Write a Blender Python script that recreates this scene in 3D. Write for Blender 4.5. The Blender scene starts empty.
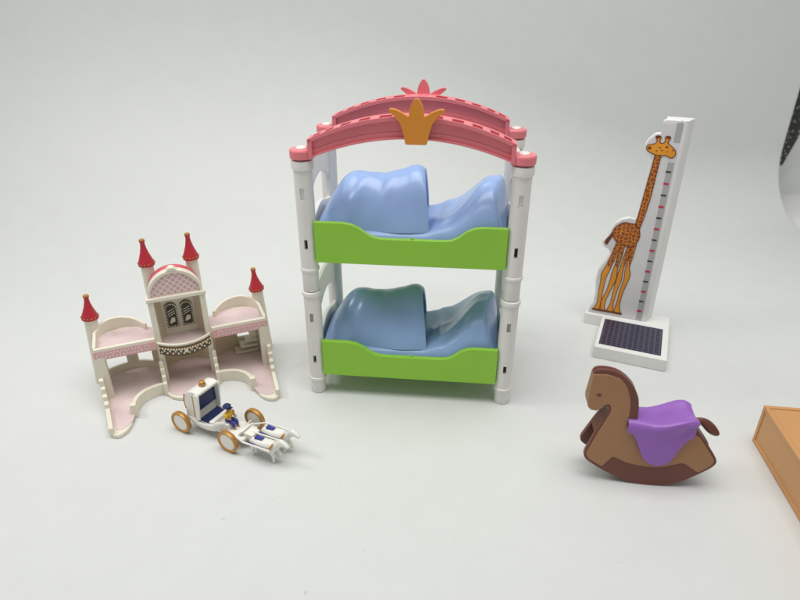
import bpy, bmesh, math, random
from mathutils import Vector, Matrix
random.seed(4)
S = 0.01                      # everything below is written in centimetres
PI = math.pi
scene = bpy.context.scene
C = scene.collection

# ------------------------------------------------------------------ camera, light, exposure
cam_d = bpy.data.cameras.new("camera"); cam = bpy.data.objects.new("camera", cam_d); C.objects.link(cam)
cam.location = (0, 0, 21*S); cam.rotation_euler = (math.radians(90-27.4), 0, 0)
cam_d.sensor_width = 36; cam_d.lens = 27; cam_d.clip_start = 0.01; cam_d.clip_end = 20
cam_d.dof.use_dof = True; cam_d.dof.focus_distance = 0.33; cam_d.dof.aperture_fstop = 11
scene.camera = cam
scene.view_settings.view_transform = 'Standard'; scene.view_settings.look = 'None'
scene.view_settings.exposure = 0.0; scene.view_settings.gamma = 1.0
world = bpy.data.worlds.new("World"); scene.world = world; world.use_nodes = True
world.node_tree.nodes['Background'].inputs[0].default_value = (0.965, 0.995, 0.98, 1)
world.node_tree.nodes['Background'].inputs[1].default_value = 0.335

def area_light(name, loc, target, sx, sy, power, col):
    d = bpy.data.lights.new(name, 'AREA'); d.shape = 'RECTANGLE'; d.size = sx*S; d.size_y = sy*S
    d.energy = power; d.color = col
    o = bpy.data.objects.new(name, d); C.objects.link(o); o.location = Vector(loc)*S
    o.rotation_euler = (Vector(target)-Vector(loc)).to_track_quat('-Z', 'Y').to_euler()
    return o
key = area_light("overhead_softbox", (2, 24, 74), (2, 36, 0), 80, 44, 2.2, (1.0, 0.985, 0.965)); key.data.spread = math.radians(112)
area_light("side_lamp", (-50, 28, 56), (0, 30, 4), 14, 14, 0.95, (1.0, 0.98, 0.96))

# ------------------------------------------------------------------ materials
def mat(name, col, rough=0.4, var=0.03, bump=0.0, bscale=400, sss=0.0, coat=0.0, metal=0.0, spec=0.5):
    m = bpy.data.materials.new(name); m.use_nodes = True
    nt = m.node_tree; b = nt.nodes['Principled BSDF']
    tc = nt.nodes.new('ShaderNodeTexCoord')
    n = nt.nodes.new('ShaderNodeTexNoise'); n.inputs['Scale'].default_value = 60; n.inputs['Detail'].default_value = 4
    nt.links.new(tc.outputs['Object'], n.inputs['Vector'])
    r = nt.nodes.new('ShaderNodeValToRGB')
    r.color_ramp.elements[0].position = 0.3; r.color_ramp.elements[1].position = 0.7
    r.color_ramp.elements[0].color = [max(0, c*(1-var)) for c in col]+[1]
    r.color_ramp.elements[1].color = [min(1, c*(1+var)) for c in col]+[1]
    nt.links.new(n.outputs['Fac'], r.inputs['Fac']); nt.links.new(r.outputs['Color'], b.inputs['Base Color'])
    mr = nt.nodes.new('ShaderNodeMapRange'); mr.inputs['To Min'].default_value = rough*0.88; mr.inputs['To Max'].default_value = min(1, rough*1.12)
    nt.links.new(n.outputs['Fac'], mr.inputs['Value']); nt.links.new(mr.outputs['Result'], b.inputs['Roughness'])
    b.inputs['Metallic'].default_value = metal
    b.inputs['Specular IOR Level'].default_value = spec
    if sss:
        b.inputs['Subsurface Weight'].default_value = sss
        b.inputs['Subsurface Radius'].default_value = (0.004, 0.003, 0.0025); b.inputs['Subsurface Scale'].default_value = 0.5
    if coat: b.inputs['Coat Weight'].default_value = coat; b.inputs['Coat Roughness'].default_value = 0.12
    if bump and name.endswith('plastic'):
        w = nt.nodes.new('ShaderNodeTexNoise'); w.inputs['Scale'].default_value = 28; w.inputs['Detail'].default_value = 8; w.inputs['Roughness'].default_value = 0.75
        nt.links.new(tc.outputs['Object'], w.inputs['Vector']); mr.inputs['To Min'].default_value = rough*0.62; mr.inputs['To Max'].default_value = min(1, rough*1.45)
        nt.links.new(w.outputs['Fac'], mr.inputs['Value'])
    if bump:
        n2 = nt.nodes.new('ShaderNodeTexNoise'); n2.inputs['Scale'].default_value = bscale; n2.inputs['Detail'].default_value = 3
        nt.links.new(tc.outputs['Object'], n2.inputs['Vector'])
        bp = nt.nodes.new('ShaderNodeBump'); bp.inputs['Strength'].default_value = bump; bp.inputs['Distance'].default_value = 0.0004
        nt.links.new(n2.outputs['Fac'], bp.inputs['Height']); nt.links.new(bp.outputs['Normal'], b.inputs['Normal'])
    return m

def voronoi_mat(name, cell, line, scale, thr=0.06, rough=0.45):
    m = mat(name, cell, rough); nt = m.node_tree; b = nt.nodes['Principled BSDF']
    tc = nt.nodes.new('ShaderNodeTexCoord'); v = nt.nodes.new('ShaderNodeTexVoronoi'); v.feature = 'DISTANCE_TO_EDGE'
    v.inputs['Scale'].default_value = scale; v.inputs['Randomness'].default_value = 0.7
    nt.links.new(tc.outputs['Object'], v.inputs['Vector'])
    r = nt.nodes.new('ShaderNodeValToRGB'); r.color_ramp.elements[0].position = thr*0.6; r.color_ramp.elements[1].position = thr
    r.color_ramp.elements[0].color = (*line, 1); r.color_ramp.elements[1].color = (*cell, 1)
    nt.links.new(v.outputs['Distance'], r.inputs['Fac']); nt.links.new(r.outputs['Color'], b.inputs['Base Color'])
    return m

def lattice_mat(name, base, line, step, thr=0.22, diag=True):
    m = mat(name, base, 0.4); nt = m.node_tree; b = nt.nodes['Principled BSDF']
    tc = nt.nodes.new('ShaderNodeTexCoord'); sp = nt.nodes.new('ShaderNodeSeparateXYZ')
    nt.links.new(tc.outputs['Object'], sp.inputs[0])
    def math_(op, a, c):
        n = nt.nodes.new('ShaderNodeMath'); n.operation = op
        for i, q in enumerate((a, c)):
            if q is None: continue
            if hasattr(q, 'node'): nt.links.new(q, n.inputs[i])
            else: n.inputs[i].default_value = q
        return n.outputs[0]
    x, z = sp.outputs['X'], sp.outputs['Z']
    if diag: a1, a2 = math_('ADD', x, z), math_('SUBTRACT', x, z)
    else: a1, a2 = x, sp.outputs['Y']
    f1 = math_('PINGPONG', a1, step/2); f2 = math_('PINGPONG', a2, step/2)
    mn = math_('MINIMUM', f1, f2)
    q = math_('DIVIDE', mn, step/2)
    r = nt.nodes.new('ShaderNodeValToRGB'); r.color_ramp.elements[0].position = thr*0.7; r.color_ramp.elements[1].position = thr
    r.color_ramp.elements[0].color = (*line, 1); r.color_ramp.elements[1].color = (*base, 1)
    nt.links.new(q, r.inputs['Fac']); nt.links.new(r.outputs['Color'], b.inputs['Base Color'])
    return m

M = dict(
    sheet=mat('sheet_vinyl', (0.655, 0.668, 0.656), 0.48, 0.012, 0.10, 900, spec=0.3),
    wall=mat('room_wall', (0.80, 0.81, 0.79), 0.8),
    table=mat('table_top', (0.82, 0.83, 0.82), 0.5),
    felt=mat('dark_felt', (0.035, 0.038, 0.036), 0.95, 0.5, 0.6, 700, spec=0.15),
    white=mat('white_plastic', (0.79, 0.77, 0.735), 0.34, 0.02, 0.05),
    slot=mat('slot_shadow', (0.42, 0.40, 0.34), 0.6),
    slot_dark=mat('slot_shade_and_pane', (0.05, 0.055, 0.03), 0.7),
    green=mat('green_plastic', (0.285, 0.60, 0.04), 0.33, 0.02, 0.05),
    blue=mat('blue_plastic', (0.30, 0.45, 0.76), 0.24, 0.03, 0.03, 250, spec=0.55),
    pink=mat('pink_plastic', (0.78, 0.21, 0.24), 0.32, 0.03, 0.05),
    red_dark=mat('dark_red_plastic', (0.33, 0.015, 0.022), 0.6, spec=0.15),
    orange=mat('orange_plastic', (0.74, 0.27, 0.025), 0.38, 0.03, 0.08),
    cream=mat('cream_plastic', (0.78, 0.735, 0.61), 0.42, 0.03, 0.10, sss=0.05),
    pinkfloor=mat('pink_glitter', (0.68, 0.54, 0.54), 0.42, 0.12, 0.35, 1500),
    pinkband=mat('pink_band', (0.74, 0.40, 0.42), 0.45),
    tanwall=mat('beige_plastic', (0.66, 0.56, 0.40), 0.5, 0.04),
    brown_band=mat('gold_brown_band', (0.12, 0.075, 0.035), 0.4),
    gold=mat('gold_paint', (0.50, 0.25, 0.06), 0.35, 0.12, 0.2, metal=0.35),
    red=mat('red_plastic', (0.47, 0.022, 0.04), 0.34, 0.06, 0.1),
    pinkroof=mat('rose_plastic', (0.62, 0.10, 0.14), 0.4),
    lattice=lattice_mat('pink_lattice', (0.62, 0.40, 0.40), (0.80, 0.66, 0.65), 0.0036, 0.3),
    navy=mat('navy_paint', (0.012, 0.022, 0.105), 0.45, 0.1, 0.2),
    blue_paint=mat('blue_paint', (0.03, 0.04, 0.28), 0.45),
    yellow=mat('yellow_paint', (0.72, 0.50, 0.03), 0.45),
    ivory=mat('ivory_plastic', (0.82, 0.80, 0.74), 0.32, 0.02, 0.08, sss=0.08),
    skin=mat('skin_paint', (0.45, 0.20, 0.12), 0.5),
    tan=mat('tan_wood_plastic', (0.36, 0.182, 0.083), 0.42, 0.05, 0.15, 900),
    brown=mat('brown_plastic', (0.155, 0.048, 0.03), 0.42, 0.08, 0.15, 900),
    purple=mat('purple_plastic', (0.30, 0.12, 0.48), 0.34, 0.04, 0.08, sss=0.05),
    box=mat('ochre_plastic', (0.58, 0.30, 0.115), 0.42, 0.03, 0.10),
    chart=mat('chart_plastic', (0.79, 0.79, 0.77), 0.34, 0.02, 0.05),
    print_grey=mat('print_light_grey', (0.70, 0.70, 0.71), 0.4),
    strip=mat('print_grey', (0.42, 0.425, 0.42), 0.42),
    black=mat('print_black', (0.02, 0.03, 0.025), 0.45),
    print_red=mat('print_red', (0.55, 0.03, 0.06), 0.45),
    giraffe=mat('print_giraffe', (0.78, 0.31, 0.02), 0.42, 0.10),
    giraffe_spots=voronoi_mat('print_giraffe_spots', (0.30, 0.065, 0.01), (0.80, 0.33, 0.03), 400, 0.075),
    giraffe_line=mat('print_giraffe_line', (0.16, 0.035, 0.012), 0.45),
    mat_dark=lattice_mat('dark_grid', (0.018, 0.016, 0.036), (0.075, 0.07, 0.11), 0.0032, 0.28, False),
)

def sharpen(me, deg=38):
    t = bmesh.new(); t.from_mesh(me)
    for e in t.edges:
        if len(e.link_faces) == 2 and e.calc_face_angle(0) > math.radians(deg): e.smooth = False
    t.to_mesh(me); t.free()
nt = M['felt'].node_tree; vo = nt.nodes.new('ShaderNodeTexVoronoi'); vo.inputs['Scale'].default_value = 260
tcf = nt.nodes.new('ShaderNodeTexCoord'); nt.links.new(tcf.outputs['Object'], vo.inputs['Vector'])
rp = nt.nodes.new('ShaderNodeValToRGB'); rp.color_ramp.elements[0].position = 0.12; rp.color_ramp.elements[1].position = 0.3
rp.color_ramp.elements[0].color = (0.42, 0.43, 0.42, 1); rp.color_ramp.elements[1].color = (0.06, 0.063, 0.06, 1)
nt.links.new(vo.outputs['Distance'], rp.inputs['Fac']); nt.links.new(rp.outputs['Color'], nt.nodes['Principled BSDF'].inputs['Base Color'])
# ------------------------------------------------------------------ mesh builder (centimetres in, metres out)
class MB:
    def __init__(self):
        self.bm = bmesh.new(); self.mats = []
    def mi(self, m):
        if m not in self.mats: self.mats.append(m)
        return self.mats.index(m)
    def face(self, vs, m, smooth=False):
        try: f = self.bm.faces.new(vs)
        except ValueError: return None
        f.material_index = self.mi(m); f.smooth = smooth; return f
    def box(self, a, b, m, rot=None, piv=None):
        P = [(x, y, z) for z in (a[2], b[2]) for y in (a[1], b[1]) for x in (a[0], b[0])]
        if rot:
            pv = Vector(piv or [(a[i]+b[i])/2 for i in range(3)])
            P = [pv + rot @ (Vector(p)-pv) for p in P]
        v = [self.bm.verts.new(p) for p in P]
        for q in ((0,2,3,1),(4,5,7,6),(0,1,5,4),(2,6,7,3),(0,4,6,2),(1,3,7,5)): self.face([v[i] for i in q], m)
    def prism(self, pts, y0, y1, m, axis='y', side=None, smooth=False, taper=None):
        # pts (x,z) extruded along y (axis 'y'), or (x,y) extruded along z (axis 'z'), or (y,z) along x (axis 'x')
        def mk(p, d):
            if axis == 'y': return (p[0], d(p) if callable(d) else d, p[1])
            if axis == 'z': return (p[0], p[1], d(p) if callable(d) else d)
            return (d(p) if callable(d) else d, p[0], p[1])
        A = [self.bm.verts.new(mk(p, y0)) for p in pts]; B = [self.bm.verts.new(mk(p, y1)) for p in pts]
        self.face(A, m); self.face(B[::-1], m)
        n = len(pts)
        for i in range(n): self.face([A[i], B[i], B[(i+1) % n], A[(i+1) % n]], side or m, smooth)
    def lathe(self, prof, m, c=(0, 0), seg=32, mfn=None):
        rings = []
        for r, z in prof:
            rings.append([self.bm.verts.new((c[0]+r*math.cos(2*PI*k/seg), c[1]+r*math.sin(2*PI*k/seg), z)) for k in range(seg)] if r > 1e-5 else [self.bm.verts.new((c[0], c[1], z))])
        for i in range(len(rings)-1):
            a, b = rings[i], rings[i+1]; mm = mfn(i) if mfn else m
            for k in range(seg):
                k2 = (k+1) % seg
                if len(a) == 1 and len(b) == 1: continue
                if len(a) == 1: self.face([a[0], b[k2], b[k]][::-1], mm, True)
                elif len(b) == 1: self.face([a[k], a[k2], b[0]], mm, True)
                else: self.face([a[k], a[k2], b[k2], b[k]], mm, True)
        if len(rings[0]) > 1: self.face(rings[0][::-1], m)
        if len(rings[-1]) > 1: self.face(rings[-1], m)
    def tube(self, pts, radii, m, seg=12, flat=1.0):
        pts = [Vector(p) for p in pts]; rings = []
        for i, p in enumerate(pts):
            t = (pts[min(i+1, len(pts)-1)]-pts[max(i-1, 0)]).normalized()
            up = Vector((0, 1, 0)) if abs(t.y) < 0.9 else Vector((1, 0, 0))
            a = t.cross(up).normalized(); b = a.cross(t).normalized()
            r = radii[i] if hasattr(radii, '__len__') else radii
            rings.append([self.bm.verts.new(p+a*r*math.cos(2*PI*k/seg)+b*r*flat*math.sin(2*PI*k/seg)) for k in range(seg)])
        for i in range(len(rings)-1):
            for k in range(seg): self.face([rings[i][k], rings[i][(k+1) % seg], rings[i+1][(k+1) % seg], rings[i+1][k]], m, True)
        self.face(rings[0][::-1], m); self.face(rings[-1], m)
    def ribbon(self, pts, w, y0, y1, m, closed=False):
        # flat line of width w following (x,z) points
        n = len(pts)
        for i in range(n if closed else n-1):
            p, q = Vector(pts[i]), Vector(pts[(i+1) % n]); d = (q-p)
            if d.length < 1e-6: continue
            d.normalize(); nn = Vector((-d.y, d.x))*w/2; e = d*w*0.3
            self.prism([tuple(p-e-nn), tuple(q+e-nn), tuple(q+e+nn), tuple(p-e+nn)], y0, y1, m)
    def grid(self, fn, nu, nv, m, close_u=False):
        V = [[self.bm.verts.new(fn(i/nu, j/nv)) for j in range(nv+1)] for i in range(nu+1)]
        for i in range(nu):
            for j in range(nv): self.face([V[i][j], V[i+1][j], V[i+1][j+1], V[i][j+1]], m, True)
        return V
    def build(self, name, parent=None, bevel=0.0, seg=2, solid=0.0, sub=0, recalc=True, angle=30, loc=None, rz=0, offset=-1):
        bmesh.ops.scale(self.bm, vec=(S, S, S), verts=self.bm.verts)
        if recalc: bmesh.ops.recalc_face_normals(self.bm, faces=self.bm.faces)
        me = bpy.data.meshes.new(name); self.bm.to_mesh(me); self.bm.free()
        for k in self.mats: me.materials.append(M[k])
        o = bpy.data.objects.new(name, me); C.objects.link(o)
        if not bevel and not sub: sharpen(me)
        if parent: o.parent = parent
        if loc: o.location = Vector(loc)*S
        o.rotation_euler = (0, 0, math.radians(rz))
        if solid:
            md = o.modifiers.new('solid', 'SOLIDIFY'); md.thickness = solid*S; md.offset = offset
        if sub:
            md = o.modifiers.new('sub', 'SUBSURF'); md.levels = sub; md.render_levels = sub
        if bevel:
            md = o.modifiers.new('bevel', 'BEVEL'); md.width = bevel*S; md.segments = seg; md.limit_method = 'ANGLE'; md.angle_limit = math.radians(angle)
            md.harden_normals = False
            for p in me.polygons: p.use_smooth = True
            o.modifiers.new('wn', 'WEIGHTED_NORMAL').keep_sharp = True
            for e in me.edges: pass
        return o

def thing(name, label, cat, loc, rz, group=None):
    o = bpy.data.objects.new(name, None); C.objects.link(o); o.empty_display_size = 0.01
    o.location = Vector(loc)*S; o.rotation_euler = (0, 0, math.radians(rz))
    o['label'] = label; o['category'] = cat
    if group: o['group'] = group
    return o
def tag(o, label, cat, group=None):
    o['label'] = label; o['category'] = cat
    if group: o['group'] = group
    return o
def copy_obj(o, parent=None, loc=None, rz=None):
    c = o.copy(); C.objects.link(c)
    if parent: c.parent = parent
    if loc is not None: c.location = Vector(loc)*S
    if rz is not None: c.rotation_euler = (0, 0, math.radians(rz))
    return c
def copy_tree(o, parent, loc=None, rz=None):
    c = copy_obj(o, parent, loc, rz)
    for ch in list(o.children): copy_tree(ch, c)
    return c
def carve(o, boxes):
    b = MB()
    for lo, hi in boxes: b.box(lo, hi, 'white')
    cut = b.build('cutter', o.parent)
    md = o.modifiers.new('cut', 'BOOLEAN'); md.object = cut; md.operation = 'DIFFERENCE'; md.solver = 'EXACT'
    dg = bpy.context.evaluated_depsgraph_get(); dg.update()
    me = bpy.data.meshes.new_from_object(o.evaluated_get(dg)); o.modifiers.clear(); o.data = me; sharpen(me)
    bpy.data.objects.remove(cut)
def skin(name, verts, edges, radii, m, parent=None, loc=None, rz=0, sub=1):
    me = bpy.data.meshes.new(name); me.from_pydata([Vector(v)*S for v in verts], edges, [])
    o = bpy.data.objects.new(name, me); C.objects.link(o)
    o.modifiers.new('skin', 'SKIN')
    for i, r in enumerate(radii):
        r = r if isinstance(r, tuple) else (r, r)
        me.skin_vertices[0].data[i].radius = (r[0]*S, r[1]*S)
    me.skin_vertices[0].data[0].use_root = True
    s = o.modifiers.new('sub', 'SUBSURF'); s.levels = sub; s.render_levels = sub
    dg = bpy.context.evaluated_depsgraph_get(); dg.update()
    m2 = bpy.data.meshes.new_from_object(o.evaluated_get(dg)); o.modifiers.clear(); o.data = m2
    m2.materials.clear(); m2.materials.append(M[m])
    for p in m2.polygons: p.use_smooth = True
    if parent: o.parent = parent
    if loc: o.location = Vector(loc)*S
    o.rotation_euler = (0, 0, math.radians(rz))
    return o
def rnd(pts, cut=0.12, it=3):
    for _ in range(it):
        out = []
        n = len(pts)
        for i in range(n):
            p, a, c = Vector(pts[i]), Vector(pts[i-1]), Vector(pts[(i+1) % n])
            da, dc = (a-p), (c-p)
            out.append(tuple(p+da*min(0.25, cut/max(da.length, 1e-6)))); out.append(tuple(p+dc*min(0.25, cut/max(dc.length, 1e-6))))
        pts = out; cut *= 0.5
    return pts
def lin(tab, x):
    for (a, p), (b_, q) in zip(tab, tab[1:]):
        if x <= b_: return p+(q-p)*max(0, (x-a)/(b_-a))
    return tab[-1][1]
def interp(tab, x):
    if x <= tab[0][0]: return tab[0][1]
    for (a, p), (b, q) in zip(tab, tab[1:]):
        if x <= b:
            t = (x-a)/(b-a); t = t*t*(3-2*t); return p+(q-p)*t
    return tab[-1][1]

# ------------------------------------------------------------------ the setting
b = MB(); b.box((-120, -20, -2), (120, 67.5, -0.12), 'table'); o = b.build('table'); o['kind'] = 'structure'
b = MB(); b.box((-120, 67.5, -2), (120, 70, 120), 'wall'); o = b.build('wall'); o['kind'] = 'structure'

def sweep(u, v):
    x = -75 + (u*60/59*0.9994 if u < 0.99 else 1.0)*(39.4+75)
    q = max(0, min(1, (34-x)/45)); R = 6.7+13*q*q*(3-2*q); s = v*110.0; y0 = 4; L = 58.0-R
    if s < L: y, z = y0+s, 0.0
    elif s < L+R*PI/2: a = (s-L)/R; y, z = y0+L+R*math.sin(a), R*(1-math.cos(a))
    else: y, z = y0+L+R, R+(s-L-R*PI/2)
    z += 0.0 if s < L+5 else 0.10*math.sin(x*0.11+1.0)*min(1, (s-L-5)/20)
    return (x, y + (0.25*math.sin(x*0.07)*min(1, max(0, (s-L)/20))), z)
b = MB(); b.grid(sweep, 60, 150, 'sheet'); o = b.build('backdrop_sheet', solid=0.06, recalc=False, offset=-1)
o['kind'] = 'structure'
_n = M['sheet'].node_tree; _b = _n.nodes['Principled BSDF']
_t = _n.nodes.new('ShaderNodeTexCoord'); _w = _n.nodes.new('ShaderNodeTexNoise'); _w.inputs['Scale'].default_value = 9; _w.inputs['Detail'].default_value = 2
_p = _n.nodes.new('ShaderNodeBump'); _p.inputs['Strength'].default_value = 0.35; _p.inputs['Distance'].default_value = 0.004
_n.links.new(_t.outputs['Object'], _w.inputs['Vector']); _n.links.new(_w.outputs['Fac'], _p.inputs['Height'])
_n.links.new(_b.inputs['Normal'].links[0].from_socket, _p.inputs['Normal']) ; _n.links.new(_p.outputs['Normal'], _b.inputs['Normal'])
# faint scuffs of the vinyl: a very weak, large mottling plus a few tiny smudges
nt = M['sheet'].node_tree; bs = nt.nodes['Principled BSDF']
src = bs.inputs['Base Color'].links[0].from_socket
tc = nt.nodes.new('ShaderNodeTexCoord'); last = src
for (x, y, sx, sy, k) in ((-7.9, 19.3, .10, .04, .5), (-5.6, 20.6, .07, .04, .3), (-3.7, 15.6, .05, .09, .55), (-2.9, 21.5, .05, .04, .35), (2.4, 18.2, .05, .04, .3), (9, 17, .05, .05, .3), (-10.5, 41, .15, .1, .3), (-1.5, 17.6, .03, .06, .3)):
    mp = nt.nodes.new('ShaderNodeMapping'); mp.inputs['Location'].default_value = (-x/sx, -y/sy, 0)
    mp.inputs['Scale'].default_value = (100/sx, 100/sy, 100)
    nt.links.new(tc.outputs['Object'], mp.inputs['Vector'])
    ln = nt.nodes.new('ShaderNodeVectorMath'); ln.operation = 'LENGTH'; nt.links.new(mp.outputs[0], ln.inputs[0])
    mr = nt.nodes.new('ShaderNodeMapRange'); mr.inputs['From Min'].default_value = 0.5; mr.inputs['From Max'].default_value = 1.3
    mr.inputs['To Min'].default_value = k; mr.inputs['To Max'].default_value = 0
    nt.links.new(ln.outputs['Value'], mr.inputs['Value'])
    mx = nt.nodes.new('ShaderNodeMixRGB'); nt.links.new(mr.outputs['Result'], mx.inputs['Fac']); nt.links.new(last, mx.inputs['Color1'])
    mx.inputs['Color2'].default_value = (0.33, 0.33, 0.30, 1); last = mx.outputs['Color']
nt.links.new(last, bs.inputs['Base Color'])

def felt(u, v):
    return (38.0+u*(3.0+0.7*min(1, v*12))+0.12*math.sin(v*23), 64.0+0.15*math.sin(u*9+v*14), 4.2+v*40)
b = MB(); b.grid(felt, 10, 60, 'felt'); o = b.build('felt_strip', solid=0.5)
tag(o, 'dark speckled strip hanging behind the right edge of the white backdrop', 'fabric strip')

# ------------------------------------------------------------------ bunk bed
bed = thing('bunk_bed', 'white toy bunk bed with green bed trays and pink crowned arches', 'bunk bed', (-4.78, 29.1, 0), -6)
W, D = 10.65, 5.8
def lower_post():
    b = MB()
    b.lathe([(0.40, 0), (0.43, 0.04), (0.43, 0.84), (0.50, 0.88), (0.515, 0.96), (0.50, 1.04), (0.46, 1.07), (0.465, 6.25), (0.53, 6.3), (0.54, 6.42), (0.52, 6.52), (0.44, 6.56)], 'white', seg=28)
    o = b.build('post', bed); carve(o, [((-0.09, -0.6, 2.1), (0.09, -0.18, 2.6)), ((-0.10, -0.6, 4.75), (0.10, -0.33, 5.3))])
    return o
def upper_post():
    b = MB()
    b.lathe([(0.42, 6.6), (0.44, 6.63), (0.44, 7.72), (0.50, 7.76), (0.52, 7.84), (0.50, 7.93), (0.465, 7.96), (0.475, 13.15), (0.55, 13.2), (0.56, 13.5), (0.54, 13.62), (0.3, 13.64)], 'white', seg=28)
    o = b.build('post', bed); carve(o, [((-0.09, -0.6, 9.05), (0.09, -0.18, 9.6)), ((-0.11, -0.6, 11.7), (0.11, -0.36, 12.3))])
    return o
lp, up = lower_post(), upper_post()
def slot_parts(p, z, zl):
    b = MB(); b.box((-0.088, -0.20, z+0.01), (0.088, -0.19, z+0.49), 'slot_dark'); b.build('socket_shade', p); b = MB()  # dark plates in the carved slots, their shade put into the colour
    b.box((-0.098, -0.345, zl+0.01), (0.098, -0.335, zl+0.53), 'slot'); b.build('socket_shade', p)
slot_parts(lp, 2.1, 4.75); slot_parts(up, 9.05, 11.7)
for (x, y) in ((W, 0), (0, D), (W, D)):
    copy_tree(lp, bed, (x, y, 0)); copy_tree(up, bed, (x, y, 0))

def end_panel(z0):
    # white side frame between front and back post: upper board with an arched lower edge, lower board with wavy top
    def arc(y): return ((y-D/2)/(D/2-0.4))
    b = MB()
    n = 14; ys = [0.35+(D-0.7)*i/n for i in range(n+1)]
    top = [(y, z0+4.9+0.25*(1-arc(y)**2)) for y in ys]
    bot = [(y, z0+2.9+0.95*(1-arc(y)**2)) for y in ys][::-1]
    b.prism(top+bot, -0.13, 0.13, 'white', axis='x')
    t2 = [(y, z0+2.0+0.25*math.cos(arc(y)*PI)) for y in ys]
    b2 = [(y, z0-0.25-0.22*math.cos(arc(y)*PI*1.0)) for y in ys][::-1]
    b.prism(t2+b2, -0.13, 0.13, 'white', axis='x')
    return b.build('end_panel', bed, bevel=0.04)
ep = end_panel(8.35); ep.location = (0.0, 0, 0)
copy_obj(ep, bed, (W, 0, 0)); ep2 = copy_obj(ep, bed, (0, 0, -6.95)); copy_obj(ep, bed, (W, 0, -6.95))

def bed_tray():
    b = MB()
    prof = [(0.45, 0.0), (0.45, 2.2), (1.9, 2.2), (2.35, 2.13), (2.75, 1.95), (3.2, 1.62), (3.6, 1.46), (4.0, 1.42), (7.0, 1.42), (7.4, 1.46), (7.75, 1.62), (8.15, 1.95), (8.5, 2.13), (8.9, 2.2), (10.2, 2.2), (10.2, 0.0)]
    b.prism(prof, -0.42, -0.14, 'green')
    b.box((0.30, -0.14, 0.25), (10.35, D+0.1, 0.5), 'green')
    b.prism([(0.45, 0.0), (0.45, 0.9), (10.2, 0.9), (10.2, 0.0)], D+0.1, D+0.35, 'green')
    b.lathe([(0.07, 1.40), (0.07, 1.52), (0.03, 1.56)], 'green', c=(5.45, -0.28), seg=10)
    return b.build('bed_tray', bed, bevel=0.06, seg=3)
tr = bed_tray(); tr.location = (0, 0, 8.36*S); tr.data.name = 'bed_tray'
tr2 = copy_obj(tr, bed, (0, 0, 1.36))

# arches
def zc(x, lo, hi, p=2.0):
    t = (x-5.33)/4.85; return hi-(hi-lo)*abs(t)**p
def arch(y, name='arch'):
    b = MB(); n = 36
    xs = [0.48+(10.17-0.48)*i/n for i in range(n+1)]
    def strip(zlo, zhi, y0, y1, m, X=xs):
        b.prism([(x, zhi(x)) for x in X]+[(x, zlo(x)) for x in X[::-1]], y0, y1, m)
    T = lambda x: zc(x, 14.72, 15.85); B = lambda x: zc(x, 13.78, 14.80)
    S5 = sorted((5.33+k*q, 0.34-0.035*k) for k in (1.17, 2.17, 3.08, 3.88, 4.5) for q in (-1, 1))
    strip(lambda x: T(x)-0.20, T, y-0.46, y-0.38, 'pink'); strip(lambda x: T(x)-0.20, T, y+0.24, y+0.46, 'pink')
    cuts = [0.48]+[v for c, hw in S5 for v in (c-hw, c+hw)]+[10.17]
    for xa, xb in zip(cuts[::2], cuts[1::2]):
        if xb-xa > 0.02: strip(lambda x: T(x)-0.20, T, y-0.38, y+0.24, 'pink', [xa+(xb-xa)*i/6 for i in range(7)])
    strip(B, lambda x: B(x)+0.10, y-0.42, y+0.42, 'pink'); strip(lambda x: B(x)+0.10, lambda x: B(x)+0.34, y-0.30, y+0.30, 'pink')
    strip(lambda x: B(x)+0.34, lambda x: T(x)-0.20, y-0.27, y+0.16, 'pink')
    for x0 in (0.42, 10.02): b.box((x0, y-0.46, 13.74), (x0+0.22, y+0.46, 14.72), 'pink')
    for cx in (0, W):
        b.lathe([(0.52, 13.70), (0.58, 13.74), (0.59, 14.08), (0.54, 14.17), (0.31, 14.18), (0.29, 14.12), (0.0, 14.12)], 'pink', c=(cx, y), seg=30)
        b.box((min(cx, cx+(0.55 if cx == 0 else -0.55)), y-0.42, 13.76), (max(cx, cx+(0.55 if cx == 0 else -0.55)), y+0.42, 14.10), 'pink')
    o = b.build(name, bed, bevel=0.035)
    for c, hw in S5:
        X = [c-hw-0.02+(2*hw+0.04)*i/4 for i in range(5)]
        b = MB(); b.prism([(x, T(x)-0.035) for x in X]+[(x, T(x)-0.16) for x in X[::-1]], y-0.40, y+0.26, 'red_dark'); b.build('slot', o)  # slot floors in dark red, shade of the holes painted in
    for cx in (0, W):
        b = MB(); b.lathe([(0.27, 14.0), (0.27, 14.20), (0.22, 14.25), (0, 14.25)], 'white', c=(cx, y), seg=20); b.build('peg', o)
    return o
a1 = arch(0.0); a2 = arch(D)
def crown(y, m, parent, cx=5.62, k=1.0, z0=14.62):
    half = [(0.50, 0), (0.58, 0.45), (0.72, 0.92), (0.92, 1.20), (1.16, 1.40), (1.28, 1.50), (1.22, 1.60), (1.02, 1.58), (0.72, 1.46), (0.46, 1.30), (0.33, 1.24), (0.34, 1.42), (0.27, 1.72), (0.15, 1.93), (0.05, 2.05)]
    pts = [(cx+x, z0+z*k) for x, z in half]+[(cx-x, z0+z*k) for x, z in half[::-1]]
    pts = rnd(pts, 0.05, 2); b = MB(); b.prism(pts, y-0.12, y+0.12, m); return b.build('crown', parent, bevel=0.05, seg=3)
crown(-0.58, 'orange', a1)
crown(D+0.56, 'pink', a2, cx=5.45, k=0.95, z0=14.66)

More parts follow.
